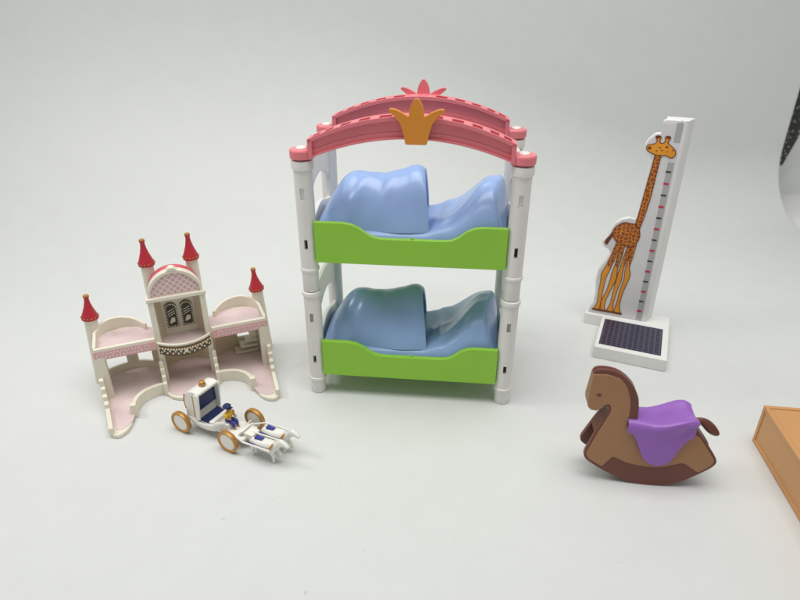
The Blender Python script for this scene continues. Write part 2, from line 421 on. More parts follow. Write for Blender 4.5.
# blue mattress with its moulded pillow hump
def smooth(a, b_, x):
    t = max(0, min(1, (x-a)/(b_-a))); return t*t*(3-2*t)
def matt_z(x, y):
    yn = (y-2.6)/2.75
    edge = (1-smooth(0.80, 1.0, abs(yn)))
    base = 1.45 + 0.12*edge
    # hump rising toward the right end
    h = interp([(6.1, 0), (7.2, 0.55), (9.2, 2.28), (9.7, 2.33), (10.42, 0.2)], x + 0.25*math.sin(y*1.2+0.4))
    prof = max(0, 1-abs((y-2.75)/2.95)**2.6)**0.75
    z = base + h*prof
    if x > 6.3:
        w = smooth(6.3, 7.2, x)*(1-smooth(9.2, 10.0, x))
        z += w*0.07*math.sin((x*1.9+y*1.35))*smooth(-.1, .8, y)*prof
        z += w*0.10*math.exp(-((y-(1.1+0.45*(x-7.2)))/0.16)**2) - w*0.10*math.exp(-((y-(0.75+0.5*(x-7.2)))/0.18)**2)
        z += w*0.09*math.exp(-((y-(2.6+0.30*(x-7.6)))/0.2)**2)
        z -= 0.10*math.exp(-((x-6.75)/0.14)**2)*smooth(0.3, 1.2, y)
    return z
def soften(b, n):
    for _ in range(n): bmesh.ops.smooth_vert(b.bm, verts=b.bm.verts, factor=0.5, use_axis_x=True, use_axis_y=True, use_axis_z=True)
def mattress():
    b = MB()
    def fn(u, v):
        x = 0.35+10.0*u; y = -0.12+5.5*v
        e = min(u, 1-u)*10.0; e2 = min(v, 1-v)*5.5
        z = matt_z(x, y) - 0.28*(1-smooth(0, 0.22, e)) - 0.35*(1-smooth(0, 0.25, e2))
        return (x, y, z)
    V = b.grid(fn, 120, 66, 'blue')
    rim = [V[i][0] for i in range(121)]+[V[120][j] for j in range(1, 67)]+[V[i][66] for i in range(119, -1, -1)]+[V[0][j] for j in range(65, 0, -1)]
    low = [b.bm.verts.new((v.co.x, v.co.y, 0.51)) for v in rim]
    n = len(rim)
    for i in range(n): b.face([rim[i], rim[(i+1) % n], low[(i+1) % n], low[i]], 'blue', True)
    b.face(low, 'blue')
    for _ in range(8): bmesh.ops.smooth_vert(b.bm, verts=[v for r_ in V for v in r_], factor=0.5, use_axis_x=False, use_axis_y=False, use_axis_z=True)
    return b.build('mattress')
def cover():
    b = MB()
    H = [(0, .25), (.3, .85), (.6, 1.35), (1.0, 2.0), (1.4, 2.5), (1.8, 2.74), (2.3, 2.78), (3.4, 2.64), (4.4, 2.86), (5.1, 3.14), (5.5, 3.19), (5.8, 3.06), (6.05, 2.75)]
    def fn(u, v):
        x = 0.02+5.93*u
        h = lin(H, x)
        t = (v*2-1)                       # -1 near .. +1 far
        a = t*PI/2*1.0
        s = math.sin(a); c = math.cos(a)
        half = 2.42 - 0.35*math.exp(-(x/0.7)**2) + 0.10*math.sin(x*1.5+1)
        # flat-ish flanks that splay out, crest slightly forward of the middle
        y = 2.62 + half*(0.80*t*(0.55+0.45*abs(t)) + 0.20*s)*1.0
        z = 0.96*h*(max(0, 1-abs(t)**2.15))**0.90
        fold = (0.075*math.exp(-((x-3.0-1.3*t)/0.30)**2) - 0.06*math.exp(-((x-2.5-1.2*t)/0.45)**2)
                + 0.06*math.exp(-((x-4.2-0.8*t)/0.26)**2) - 0.05*math.exp(-((x-4.8+0.2*t)/0.30)**2))
        wgt = 0.9*smooth(0.05, 0.35, c)*smooth(0.5, 1.4, x)*(1-smooth(5.4, 5.9, x))*(0.5+0.5*smooth(-0.2, 0.7, -t))
        z += fold*wgt
        y -= fold*wgt*1.1*(1 if t < 0 else -1)*abs(s)
        z -= (0.35 if t > 0 else 0.10)*smooth(0.86, 1.0, abs(t))
        xx = x+0.24 + ((0.16-0.42*c) if t < 0 else (-0.12-0.14*c))*u*u
        return (xx, y, z)
    b.grid(fn, 90, 80, 'blue')
    soften(b, 10)
    return b.build('blanket', solid=0.17)
for (z, pos, nm) in ((8.36, 'upper', 0), (1.36, 'lower', 1)):
    if nm == 0: mt, cv = mattress(), cover()
    else: mt, cv = copy_obj(mt), copy_obj(cv)
    a = math.radians(-6); 
    for o, dz in ((mt, 0), (cv, 1.42)):
        o.location = Vector((-4.78, 29.1, z+dz))*S; o.rotation_euler = (0, 0, a)
    tag(mt, 'glossy blue moulded mattress with a raised pillow end in the %s bunk' % pos, 'mattress', 'blue mattresses of the bunk bed')
    tag(cv, 'glossy blue hollow plastic blanket lying on the mattress of the %s bunk' % pos, 'blanket', 'blue blankets of the bunk bed')

# ------------------------------------------------------------------ giraffe height chart with its scale
hc = thing('height_chart', 'white toy height chart with a printed giraffe and a dark gridded scale plate', 'height chart', (12.35, 32.55, 0), -23.3)
b = MB(); b.box((0, 0, 0), (4.33, 4.36, 0.83), 'chart'); b.box((-1.15, 4.36, 0), (4.33, 6.0, 0.80), 'chart')
b.build('base', hc, bevel=0.05)
b = MB(); b.box((0.22, 0.42, 0.80), (3.95, 3.98, 0.838), 'mat_dark'); b.build('scale_plate', hc)
YB = 4.65
sil = [(1.47, 14.1), (1.47, 13.40), (1.15, 13.35), (0.80, 12.95), (0.66, 12.62), (0.70, 12.30), (0.98, 12.08), (1.16, 11.8), (1.10, 10.6), (1.06, 9.4), (1.00, 8.1), (0.86, 7.88), (0.50, 7.95), (0.10, 7.80), (-0.28, 7.45), (-0.46, 6.9), (-0.62, 6.45), (-0.86, 6.15), (-0.72, 5.80), (-0.34, 5.62), (-0.20, 5.35), (-0.48, 4.75), (-0.80, 4.1), (-0.86, 3.3), (-0.74, 2.3), (-0.80, 1.5), (-1.04, 1.05), (-1.04, 0.80)]
b = MB(); b.prism(sil+[(2.46, 0.80), (2.46, 14.20), (1.62, 14.20)], YB, YB+0.42, 'chart')
b.build('board', hc, bevel=0.07, seg=3)
b = MB(); b.prism([(1.62, YB+0.425), (2.465, YB+0.425), (2.465, YB), (2.74, YB), (2.88, YB+0.10), (3.18, YB+1.1), (1.62, YB+1.1)], 0.80, 14.20, 'chart', axis='z'); b.build('board_back', hc, bevel=0.05, seg=3)
b = MB(); b.prism([(x+0.10*(1 if x < 1.3 else 0), z-(0.12 if z > 13 else 0)) for x, z in sil if z > 0.9]+[(-0.9, 0.86), (2.56, 0.86), (2.60, 14.0)], YB-0.012, YB+0.01, 'print_grey')
b.box((2.22, YB-0.024, 12.92), (2.58, YB-0.01, 14.05), 'strip'); b.box((2.16, YB-0.024, 0.9), (2.52, YB-0.01, 11.72), 'strip')
for k in range(14):
    z = 1.55+0.738*k
    if k % 2 == 0: b.box((2.14, YB-0.034, z-0.07), (2.44, YB-0.02, z+0.07), 'print_red')
    elif True: b.box((2.14, YB-0.034, z-0.05), (2.44, YB-0.02, z+0.05), 'black')
b.build('printed_scale', hc)
# giraffe print
F = lambda d: (YB-0.02-d, YB-0.01)
b = MB()
def patch(pts, m, d=0.01, line=0.045):
    pts = rnd(pts, 0.06, 2)
    b.prism(pts, YB-0.02-d, YB-0.01, m)
    if line: b.ribbon(pts, line, YB-0.024-d, YB-0.02-d, 'giraffe_line', True)
legsA = [[(0.10, 6.4), (0.36, 6.3), (0.20, 5.2), (-0.02, 4.35), (-0.22, 3.55), (-0.28, 2.2), (-0.24, 1.35), (-0.12, 1.15), (-0.68, 1.15), (-0.50, 1.6), (-0.52, 2.4), (-0.52, 3.4), (-0.56, 3.85), (-0.32, 4.5), (-0.10, 5.4)],
         [(0.35, 6.3), (0.62, 6.2), (0.55, 5.2), (0.42, 4.35), (0.46, 3.6), (0.22, 2.7), (0.02, 1.9), (0.02, 1.3), (0.12, 1.15), (-0.3, 1.15), (-0.26, 1.8), (-0.02, 2.7), (0.08, 3.5), (0.10, 4.0), (0.22, 4.6), (0.30, 5.4)],
         [(0.80, 6.2), (1.05, 6.2), (0.92, 5.2), (0.78, 4.4), (0.80, 3.6), (0.62, 2.6), (0.55, 1.7), (0.62, 1.15), (0.18, 1.15), (0.36, 1.7), (0.40, 2.6), (0.46, 3.5), (0.52, 4.2), (0.66, 5.2)],
         [(0.96, 6.3), (1.30, 6.3), (1.22, 5.3), (1.12, 4.6), (1.28, 4.1), (1.24, 3.7), (1.02, 2.7), (0.95, 1.7), (1.12, 1.15), (0.66, 1.15), (0.76, 1.9), (0.80, 2.7), (0.94, 3.7), (0.90, 4.3), (0.98, 5.2)]]
for q, L in enumerate(legsA): patch(L, 'giraffe', 0.010+0.004*(q % 2))
for q, L in enumerate(legsA):
    up_ = [p for p in L if p[1] > 4.3]
    b.prism(up_, YB-0.038, YB-0.01, 'giraffe_spots')
patch([(-0.78, 1.17), (1.22, 1.17), (1.24, 1.0), (0.5, 1.02), (-0.2, 1.0), (-0.80, 1.02)], 'giraffe_line', 0.026, 0)
patch([(-0.28, 6.95), (-0.44, 6.6), (-0.62, 6.35), (-0.70, 6.05), (-0.48, 5.92), (-0.38, 6.25), (-0.25, 6.5)], 'giraffe_line', 0.010, 0)
patch([(1.04, 7.62), (1.30, 7.34), (1.40, 6.9), (1.36, 6.5), (1.15, 6.1), (0.85, 5.98), (0.4, 6.12), (0.0, 6.30), (-0.24, 6.6), (-0.28, 7.0), (-0.12, 7.3), (0.15, 7.55), (0.45, 7.66), (0.75, 7.60)], 'giraffe_spots', 0.022)
patch([(1.36, 12.1), (1.32, 11.3), (1.22, 10.2), (1.14, 9.2), (1.06, 8.2), (1.0, 7.5), (1.30, 7.3), (1.44, 8.2), (1.57, 9.3), (1.62, 10.3), (1.66, 11.3), (1.70, 12.1)], 'giraffe_spots', 0.024)
patch([(1.10, 12.70), (1.30, 12.80), (1.34, 13.0), (1.20, 13.12), (1.24, 13.24), (1.48, 13.24), (1.52, 13.1), (1.45, 12.95), (1.52, 12.80), (1.72, 12.82), (1.80, 13.0), (1.72, 13.16), (1.80, 13.26), (2.02, 13.24), (2.04, 13.08), (1.92, 12.95), (1.95, 12.82), (2.20, 12.66), (2.44, 12.45), (2.50, 12.22), (2.40, 12.04), (2.20, 11.98), (2.02, 12.12), (1.72, 12.08), (1.36, 12.10), (1.12, 12.20), (0.90, 12.30), (0.78, 12.50), (0.88, 12.66)], 'giraffe', 0.030)
for (x, z, w_, h_) in ((1.93, 12.62, 0.09, 0.05), (2.30, 12.45, 0.05, 0.04), (1.55, 12.55, 0.05, 0.04), (1.4, 12.35, 0.05, 0.04), (1.7, 12.4, 0.05, 0.04), (2.0, 12.35, 0.04, 0.03), (1.35, 13.15, 0.12, 0.07), (1.90, 13.16, 0.11, 0.07), (0.98, 12.48, 0.10, 0.09)):
    b.prism([(x+w_*math.cos(k*PI/5), z+h_*math.sin(k*PI/5)) for k in range(10)], YB-0.060, YB-0.03, 'giraffe_line')
b.build('giraffe_print', hc)

# ------------------------------------------------------------------ rocking horse
rh = thing('rocking_horse', 'brown toy rocking horse with tan sides and a purple saddle', 'rocking horse', (12.2, 21.29, 0.03), -7)
def q_(p):
    z = p[1]/1.084; return (p[0]+0.038*z, z)
raw = [(-3.82, 6.33), (-3.34, 6.40), (-2.84, 6.30), (-2.41, 6.02), (-1.98, 5.57), (-1.69, 5.03), (-1.58, 4.53), (-1.52, 3.90), (-1.5, 3.5), (1.05, 3.5), (1.22, 3.4), (1.71, 2.75), (2.34, 1.85), (2.40, 1.58), (2.20, 1.27), (1.64, 0.78), (1.2, 0.44), (0.81, 0.2), (0.4, 0.04), (0, -0.03), (-0.45, -0.04), (-0.86, 0.0), (-1.4, 0.10), (-1.88, 0.29), (-2.7, 0.71), (-3.34, 1.12), (-3.56, 1.34), (-3.60, 1.6), (-3.23, 2.91), (-2.93, 3.85), (-2.86, 4.22), (-2.95, 4.42), (-3.13, 4.32), (-3.41, 4.10), (-3.67, 4.14), (-3.82, 4.30), (-3.87, 4.6)]
out = [q_(p) for p in raw]; outr = rnd(out)
NY = lambda off: (lambda p: 0.115*p[1]+off)
FY = lambda off: (lambda p: 1.7-0.115*p[1]-off)
b = MB(); b.prism(outr, NY(0), NY(0.24), 'brown')
b.prism(outr, FY(0), FY(0.24), 'brown')
core = [(-1+(x+1)*0.993, 3.8+(z-3.8)*0.993) for x, z in outr if z > 2.45]
b.prism(core, NY(0.05), FY(0.05), 'brown'); 
b.prism([q_(p) for p in ((-1.2, 0.9), (-1.0, 0.35), (0.7, 0.45), (0.9, 0.95))], NY(0.2), FY(0.2), 'brown')
b.build('body', rh, bevel=0.05, seg=3)
tanp = [(-3.72, 5.92), (-3.18, 5.95), (-2.61, 5.76), (-2.27, 5.45), (-2.06, 5.0), (-1.95, 4.5), (-1.91, 3.4), (-1.6, 3.15), (1.28, 3.1), (1.60, 2.70), (2.22, 1.85), (2.26, 1.62), (2.08, 1.35), (1.67, 0.98), (0.91, 1.50), (0.38, 1.28), (0, 1.14), (-0.42, 1.09), (-1.0, 1.12), (-1.6, 1.24), (-2.28, 1.55), (-2.66, 0.88), (-3.25, 1.22), (-3.44, 1.40), (-3.50, 1.62), (-3.13, 2.91), (-2.83, 3.85), (-2.74, 4.22), (-2.88, 4.56), (-3.13, 4.42), (-3.41, 4.20), (-3.62, 4.24), (-3.74, 4.38), (-3.79, 4.6)]
tq = [q_(p) for p in tanp]
tq = rnd([(x, z+(0.17 if z > 5.2 else 0.08 if z > 4.9 and x > -2.6 else 0)) for x, z in tq], 0.07)
b = MB(); b.prism(tq, NY(-0.035), NY(0.05), 'tan')
b.prism([q_(p) for p in ((-3.84, 6.1), (-3.87, 4.6), (-3.82, 4.30), (-3.67, 4.14), (-3.41, 4.10), (-3.13, 4.32), (-3.3, 6.1))], NY(-0.03), FY(-0.03), 'tan')
b.build('side_panel', rh, bevel=0.03)
b = MB(); b.prism([q_(p) for p in ((-3.56, 5.02), (-3.48, 5.10), (-3.38, 5.10), (-3.30, 5.02), (-3.36, 4.93), (-3.48, 4.92))], NY(-0.045), NY(-0.02), 'brown')
b.build('eye', rh)
b = MB(); b.prism(tq, FY(-0.035), FY(0.05), 'tan'); b.build('side_panel', rh, bevel=0.02)
b = MB(); b.tube([(1.05, 0.85, 3.25), (1.35, 0.85, 3.36), (1.62, 0.85, 3.36), (1.92, 0.85, 3.12), (2.25, 0.85, 2.76), (2.52, 0.85, 2.58)], [0.16, 0.14, 0.19, 0.26, 0.24, 0.08], 'brown', 14, 0.8)
b.build('tail', rh, sub=1)
def lin(tab, x):
    for (a, p), (b_, q) in zip(tab, tab[1:]):
        if x <= b_: return p+(q-p)*max(0, (x-a)/(b_-a))
    return tab[-1][1]
def saddle(u, v):
    t = v*2-1
    x = -1.95+3.05*u
    zb = lin([(-1.95, 3.0), (-1.7, 2.9), (-1.5, 2.72), (-1.32, 2.4), (-1.18, 2.0), (-1.05, 1.62), (-0.85, 1.32), (-0.6, 1.15), (-0.3, 1.08), (0.0, 1.12), (0.2, 1.28), (0.35, 1.55), (0.45, 1.95), (0.58, 2.35), (0.8, 2.68), (1.10, 2.95)], x)
    zt = interp([(-1.95, 3.34), (-0.9, 3.30), (0.85, 3.84), (1.10, 3.70)], x)
    wid = interp([(-1.95, 0.60), (-0.2, 0.80), (0.5, 0.86), (0.9, 0.82), (1.10, 0.62)], x)
    k = 0.50
    if abs(t) < k:
        s = t/k; y = 0.85+wid*s
        z = zt + 0.05 - 0.26*(1-s*s)*smooth(-1.4, 0, x) - 0.08*abs(s)**3
    else:
        s = (abs(t)-k)/(1-k); z0 = zt+0.05-0.08
        z = z0+(zb-z0)*s
        yf = 0.115*z-0.10 - 0.10*math.sin(s*PI)*0.6
        yy = (0.85-wid)+(yf-(0.85-wid))*smooth(0, 0.30, s)
        y = yy if t < 0 else 1.7-yy
    return (x+0.03*z, y, z)
b = MB(); b.grid(saddle, 60, 64, 'purple')
for _ in range(14): bmesh.ops.smooth_vert(b.bm, verts=b.bm.verts, factor=0.5, use_axis_x=True, use_axis_y=True, use_axis_z=True)
b.build('saddle', rh, solid=0.13, offset=1)

# ------------------------------------------------------------------ ochre box, cropped at the right
bx = thing('storage_box', 'ochre plastic box with recessed faces cut off by the right edge', 'box', (18.45, 24.56, 0), -7.5)
b = MB(); LX, LY_, HZ = 9.0, -13.0, 2.27
b.box((0.06, -0.06, 0.06), (LX-0.06, LY_+0.06, HZ-0.06), 'box')
e = 0.22
for z0, z1 in ((0, e), (HZ-e, HZ)):
    b.box((0, 0, z0), (LX, -e, z1), 'box'); b.box((0, LY_, z0), (LX, LY_+e, z1), 'box')
    b.box((0, -e, z0), (e, LY_+e, z1), 'box'); b.box((LX-e, -e, z0), (LX, LY_+e, z1), 'box')
for x in (0, LX-e):
    for y in (-e, LY_): b.box((x, y, e), (x+e, y+e, HZ-e), 'box')
b.build('box_shell', bx, bevel=0.035)

# ------------------------------------------------------------------ toy castle
ca = thing('toy_castle', 'cream and pink miniature castle with four red-roofed turrets and open front', 'toy castle', (-11.06, 26.44, 0), 23)
def mir(pts): return pts+[(-x, y) for x, y in pts[::-1]]
def bez(p, q, r, n=8): return [((1-t)**2*p[0]+2*(1-t)*t*q[0]+t*t*r[0], (1-t)**2*p[1]+2*(1-t)*t*q[1]+t*t*r[1]) for t in [i/n for i in range(n+1)]]
lip = bez((-3.35, 1.45), (-3.30, 0.10), (-4.1, -0.22), 8)[1:]     # wall end round to the tip
cav = bez((-1.55, 3.1), (-3.1, 3.05), (-3.25, 1.55), 10)            # concave low wall
mid = bez((0.0, 1.75), (-1.3, 1.85), (-1.5, 2.9), 8)
left = mid+cav+lip+[(-4.36, -0.1), (-4.45, 0.3), (-4.62, 2.5), (-4.75, 4.2), (-5.05, 5.6)]+bez((-4.9, 6.1), (-3.2, 7.2), (-1.7, 6.3), 8)+[(-1.2, 6.55), (0, 6.7)]
base = left+[(-x, y) for x, y in left[::-1][1:-1]]
b = MB(); b.prism(base, 0, 0.24, 'cream', axis='z'); b.build('base', ca, bevel=0.05)
# pink floors, inset a little
inset = [(x*0.965, 0.10+y*0.965+(0.16 if y < 3 else 0)+(0.16 if y < 1.0 and abs(x) > 2.5 else 0)) for x, y in base]
b = MB(); b.prism(inset, 0.1, 0.27, 'pinkfloor', axis='z'); b.build('floor', ca)
def wall_path(b, pts, th, z0, ztop, m):
    pts = [Vector(p) for p in pts]; L = []
    for i, p in enumerate(pts):
        t = (pts[min(i+1, len(pts)-1)]-pts[max(i-1, 0)]).normalized(); L.append(Vector((-t.y, t.x))*th/2)
    f = ztop if callable(ztop) else (lambda i: ztop)
    rows = [[b.bm.verts.new((*(p-n), z0)), b.bm.verts.new((*(p-n), f(i))), b.bm.verts.new((*(p+n), f(i))), b.bm.verts.new((*(p+n), z0))] for i, (p, n) in enumerate(zip(pts, L))]
    for r, s in zip(rows, rows[1:]):
        for k in range(4): b.face([r[k], r[(k+1) % 4], s[(k+1) % 4], s[k]], m)
    b.face(rows[0], m); b.face(rows[-1][::-1], m)
def rough(n=3):
    pass
for sx in (-1, 1):
    mx = lambda pts: [(sx*-x, y) for x, y in pts]      # points written for the left wing
    b = MB()
    wall_path(b, mx(cav), 0.24, 0, 0.72, 'cream')
    b.box((sx*3.25-0.17, 1.30, 0), (sx*3.25+0.17, 1.66, 0.86), 'cream')
    # outer low wall, stepping up to the pillar
    for (ya, yb, z) in ((0.0, 1.95, 0.62), (1.95, 2.35, 0.85), (2.35, 2.7, 1.1), (2.7, 3.0, 1.4), (3.0, 3.35, 1.75)):
        xa = sx*(4.40+0.085*ya); xb = sx*(4.40+0.085*yb)
        b.prism([(xa-0.12, ya), (xa+0.12, ya), (xb+0.12, yb), (xb-0.12, yb)], 0, z, 'cream', axis='z')
    # inner partition, stepped
    for (ya, yb, z) in ((2.75, 3.05, 0.85), (3.05, 3.3, 1.15), (3.3, 3.55, 1.5), (3.55, 3.8, 1.85)):
        b.box((sx*1.48-0.12, ya, 0), (sx*1.48+0.12, yb, z), 'cream')
    b.build('low_wall', ca, bevel=0.04)
    # pillars
    b = MB(); b.box((sx*4.50-0.26, 3.35, 0), (sx*4.50+0.26, 3.75, 2.95), 'cream'); b.box((sx*4.55-0.12, 3.75, 0), (sx*4.55+0.12, 5.4, 2.9 if sx > 0 else 2.9), 'cream')
    b.build('outer_pillar', ca, bevel=0.04)
    b = MB(); b.box((sx*1.38-0.16, 3.8, 0), (sx*1.38+0.16, 4.3, 5.55), 'cream'); b.box((sx*1.44-0.09, 4.3, 0), (sx*1.44+0.09, 5.4, 5.5), 'cream')
    b.build('pillar', ca, bevel=0.05)
    # back wall of the wing, with an opening
    arcp = bez((sx*1.7, 5.6), (sx*3.2, 6.9), (sx*4.75, 5.6), 14)
    b = MB()
    if sx < 0:
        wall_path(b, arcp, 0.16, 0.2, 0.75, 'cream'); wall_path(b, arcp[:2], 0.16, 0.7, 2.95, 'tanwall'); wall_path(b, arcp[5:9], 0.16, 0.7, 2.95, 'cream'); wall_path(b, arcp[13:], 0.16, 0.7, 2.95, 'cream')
    else:
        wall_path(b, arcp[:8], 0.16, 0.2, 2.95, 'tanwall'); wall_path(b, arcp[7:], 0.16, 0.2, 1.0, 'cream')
        wall_path(b, arcp[12:], 0.16, 0.9, 2.95, 'cream'); wall_path(b, arcp[7:13], 0.14, 1.5, 1.75, 'cream')
        for k in range(4): b.box((2.9+0.33*k, 5.2, 0.3+0.36*k), (4.3, 5.95, 0.46+0.36*k), 'cream')
    b.build('back_wall', ca, bevel=0.02)
    # deck
    dk = [(sx*1.54, 3.62), (sx*4.6, 3.62), (sx*4.75, 5.2)]+bez((sx*4.72, 5.6), (sx*3.2, 6.95), (sx*1.54, 5.6), 12)
    b = MB(); b.prism(dk, 2.9, 3.12, 'cream', axis='z'); b.prism([(x*0.98+sx*0.05, 4.8+(y-4.8)*0.9) for x, y in dk], 3.1, 3.16, 'pinkfloor', axis='z')
    b.build('deck', ca)
    # deck parapet: front band plus the back arc
    b = MB(); b.box((min(sx*1.55, sx*4.72), 3.40, 2.85), (max(sx*1.55, sx*4.72), 3.62, 3.52), 'cream')
    b.box((sx*4.68-0.09, 3.62, 3.0), (sx*4.68+0.09, 5.2, 3.55), 'cream')
    ra = bez((sx*4.72, 5.2), (sx*4.3, 6.6), (sx*3.0, 6.32), 10)+bez((sx*3.0, 6.32), (sx*2.2, 6.15), (sx*1.95, 5.4), 6)[1:]
    nn = len(ra)
    wall_path(b, ra, 0.18, 2.95, lambda i: 3.55+0.30*math.sin(PI*min(1, i/(nn-3))), 'cream')
    b.build('parapet', ca, bevel=0.04)
    b = MB(); b.box((min(sx*1.55, sx*4.76), 3.375, 2.83), (max(sx*1.55, sx*4.76), 3.40, 3.34), 'pinkband')
    for k in range(22):
        x = sx*(2.32+0.092*k); z = 3.085+(0.11 if k % 2 else -0.11)
        b.prism([(x+0.055*math.cos(j*PI/3), z+0.055*math.sin(j*PI/3)) for j in range(6)], 3.360, 3.38, 'cream')
        if k % 4 == 0: b.prism([(x+0.035*math.cos(j*PI/3), 3.085+0.035*math.sin(j*PI/3)) for j in range(6)], 3.360, 3.38, 'cream')
    for cx in (2.02, 4.48):
        x = sx*cx; b.ribbon([(x-0.12, 2.97), (x+0.12, 2.97), (x+0.12, 3.2), (x-0.12, 3.2)], 0.05, 3.360, 3.38, 'cream', True)
    b.build('pink_band', ca)

def turret(x, y, z0, zc_, zt, r, lean=0):
    b = MB()
    b.lathe([(r, z0), (r*0.98, (z0+zc_)/2), (r*0.95, zc_), (r*0.6, zc_+0.02)], 'cream', seg=24)
    o = b.build('turret', ca, loc=(x, y, 0)); o.rotation_euler = (0, math.radians(lean), 0)
    h = zt-zc_
    b = MB(); R = r*1.26
    prof = [(R*0.75, zc_-0.10), (R*0.98, zc_-0.08), (R, zc_+0.02), (R*0.93, zc_+0.12), (R*0.72, zc_+0.26*h), (R*0.50, zc_+0.46*h), (R*0.34, zc_+0.66*h), (R*0.27, zc_+0.84*h), (R*0.33, zc_+0.90*h), (R*0.36, zc_+0.95*h), (R*0.29, zc_+h), (R*0.15, zc_+h-0.02), (0, zc_+h-0.05)]
    b.lathe(prof, 'red', seg=24, mfn=lambda i: 'gold' if i in (0, 9, 10, 11) else 'red')
    for k in range(14):
        a = k*2*PI/14; rr = R*0.96
        b.box((rr*math.cos(a)-0.035, rr*math.sin(a)-0.035, zc_+0.02), (rr*math.cos(a)+0.035, rr*math.sin(a)+0.035, zc_+0.10), 'gold')
    b.build('turret_roof', o)
for sx in (-1, 1):
    turret(sx*4.97, 5.9, 0, 4.35, 5.75, 0.37, -3.0*sx)
    turret(sx*1.2, 5.35, 3.0, 7.3, 8.75, 0.36)
# centre
b = MB()
bul = bez((-1.4, 3.9), (0, 2.55), (1.4, 3.9), 16)
b.prism(bul+[(1.40, 5.0), (-1.40, 5.0)], 2.62, 2.78, 'pinkfloor', axis='z'); b.build('balcony_floor', ca)
b = MB(); wall_path(b, bez((-1.50, 3.85), (0, 2.40), (1.50, 3.85), 20), 0.16, 2.30, 3.05, 'cream'); b.build('balcony', ca, bevel=0.04)
b = MB(); arcq = bez((-1.46, 3.74), (0, 2.29), (1.46, 3.74), 20)
wall_path(b, arcq, 0.05, 2.32, 2.92, 'brown_band')
for k in range(1, 40):
    t = k/40; p = [(1-t)**2*a_+2*(1-t)*t*c_+t*t*d_ for a_, c_, d_ in zip((-1.46, 3.71), (0, 2.26), (1.46, 3.71))]
    z = 2.62+(0.0 if k % 4 == 0 else (0.13 if k % 2 else -0.13)); r = 0.055 if k != 20 else 0.12
    b.prism([(p[0]+r*math.cos(j*PI/3), z+r*math.sin(j*PI/3)) for j in range(6)], p[1]-0.05, p[1]+0.05, 'cream')
    if k % 4 == 2: b.prism([(p[0]+0.05*math.cos(j*PI/3), 2.78+0.05*math.sin(j*PI/3)) for j in range(6)], p[1]-0.05, p[1]+0.05, 'gold')
b.build('balcony_band', ca)
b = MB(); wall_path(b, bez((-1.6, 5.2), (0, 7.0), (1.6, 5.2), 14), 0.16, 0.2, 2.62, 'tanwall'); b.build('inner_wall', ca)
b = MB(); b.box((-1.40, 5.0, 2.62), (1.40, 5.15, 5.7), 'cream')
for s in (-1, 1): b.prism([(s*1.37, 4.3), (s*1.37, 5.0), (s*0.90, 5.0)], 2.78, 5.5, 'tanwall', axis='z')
b.build('window_wall', ca)
for s in (-1, 1):
    cx = s*0.43; b = MB()
    out_w = [(cx-0.33, 3.25), (cx+0.33, 3.25), (cx+0.33, 4.55)]+[(cx+0.33*math.cos(a), 4.55+0.30*math.sin(a)) for a in [PI*i/8 for i in range(1, 8)]]+[(cx-0.33, 4.55)]
    b.prism(out_w, 4.90, 5.0, 'brown_band')
    for k in range(len(out_w)):
        p, q = Vector(out_w[k]), Vector(out_w[(k+1) % len(out_w)])
        for j in range(max(1, int((q-p).length/0.16))):
            r = p+(q-p)*(j+0.5)/max(1, int((q-p).length/0.16)); r = Vector((cx, 3.95))+(r-Vector((cx, 3.95)))*0.90
            b.prism([(r.x+0.04*math.cos(i*PI/3), r.y+0.04*math.sin(i*PI/3)) for i in range(6)], 4.885, 4.91, 'cream')
    o = b.build('window', ca)
    b = MB(); inn = [(cx+(x-cx)*0.62, 3.95+(z-3.95)*0.80) for x, z in out_w]
    b.prism(inn, 4.88, 4.905, 'slot_dark')
    b.prism([(cx-0.15, 3.50), (cx+0.15, 3.62), (cx+0.15, 3.88), (cx-0.02, 3.90), (cx-0.14, 3.66)], 4.87, 4.89, 'cream')
    for zz in (4.0, 4.14, 4.30): b.ribbon([(cx-0.18, zz), (cx+0.18, zz+0.16)], 0.035, 4.87, 4.89, 'ivory')
    b.build('pane', o)
# gable
b = MB(); b.box((-1.60, 3.72, 5.57), (1.60, 4.35, 5.80), 'cream'); b.build('beam', ca, bevel=0.04)
def arcpts(r, n=24, z=5.80, k=1.0): return [(r*math.cos(PI*i/n), z+r*k*math.sin(PI*i/n)) for i in range(n+1)]
b = MB(); b.prism(arcpts(1.33), 3.95, 4.25, 'lattice'); b.build('gable', ca)
b = MB()
P1, P2 = arcpts(1.46), arcpts(1.32)
for i in range(24): b.prism([P1[i], P1[i+1], P2[i+1], P2[i]], 3.85, 4.32, 'cream')
b.prism([(-0.32, 7.20), (0.32, 7.20), (0.2, 7.33), (0.1, 7.42), (-0.1, 7.42), (-0.2, 7.33)], 3.85, 4.32, 'cream')
b.build('gable_arch', ca)
b = MB(); P1, P2 = arcpts(1.41), arcpts(1.26)
for i in range(24): b.prism([P1[i], P1[i+1], P2[i+1], P2[i]], 4.32, 4.95, 'pinkroof', smooth=False)
b.prism(arcpts(1.28), 4.7, 4.9, 'red'); b.build('roof', ca)

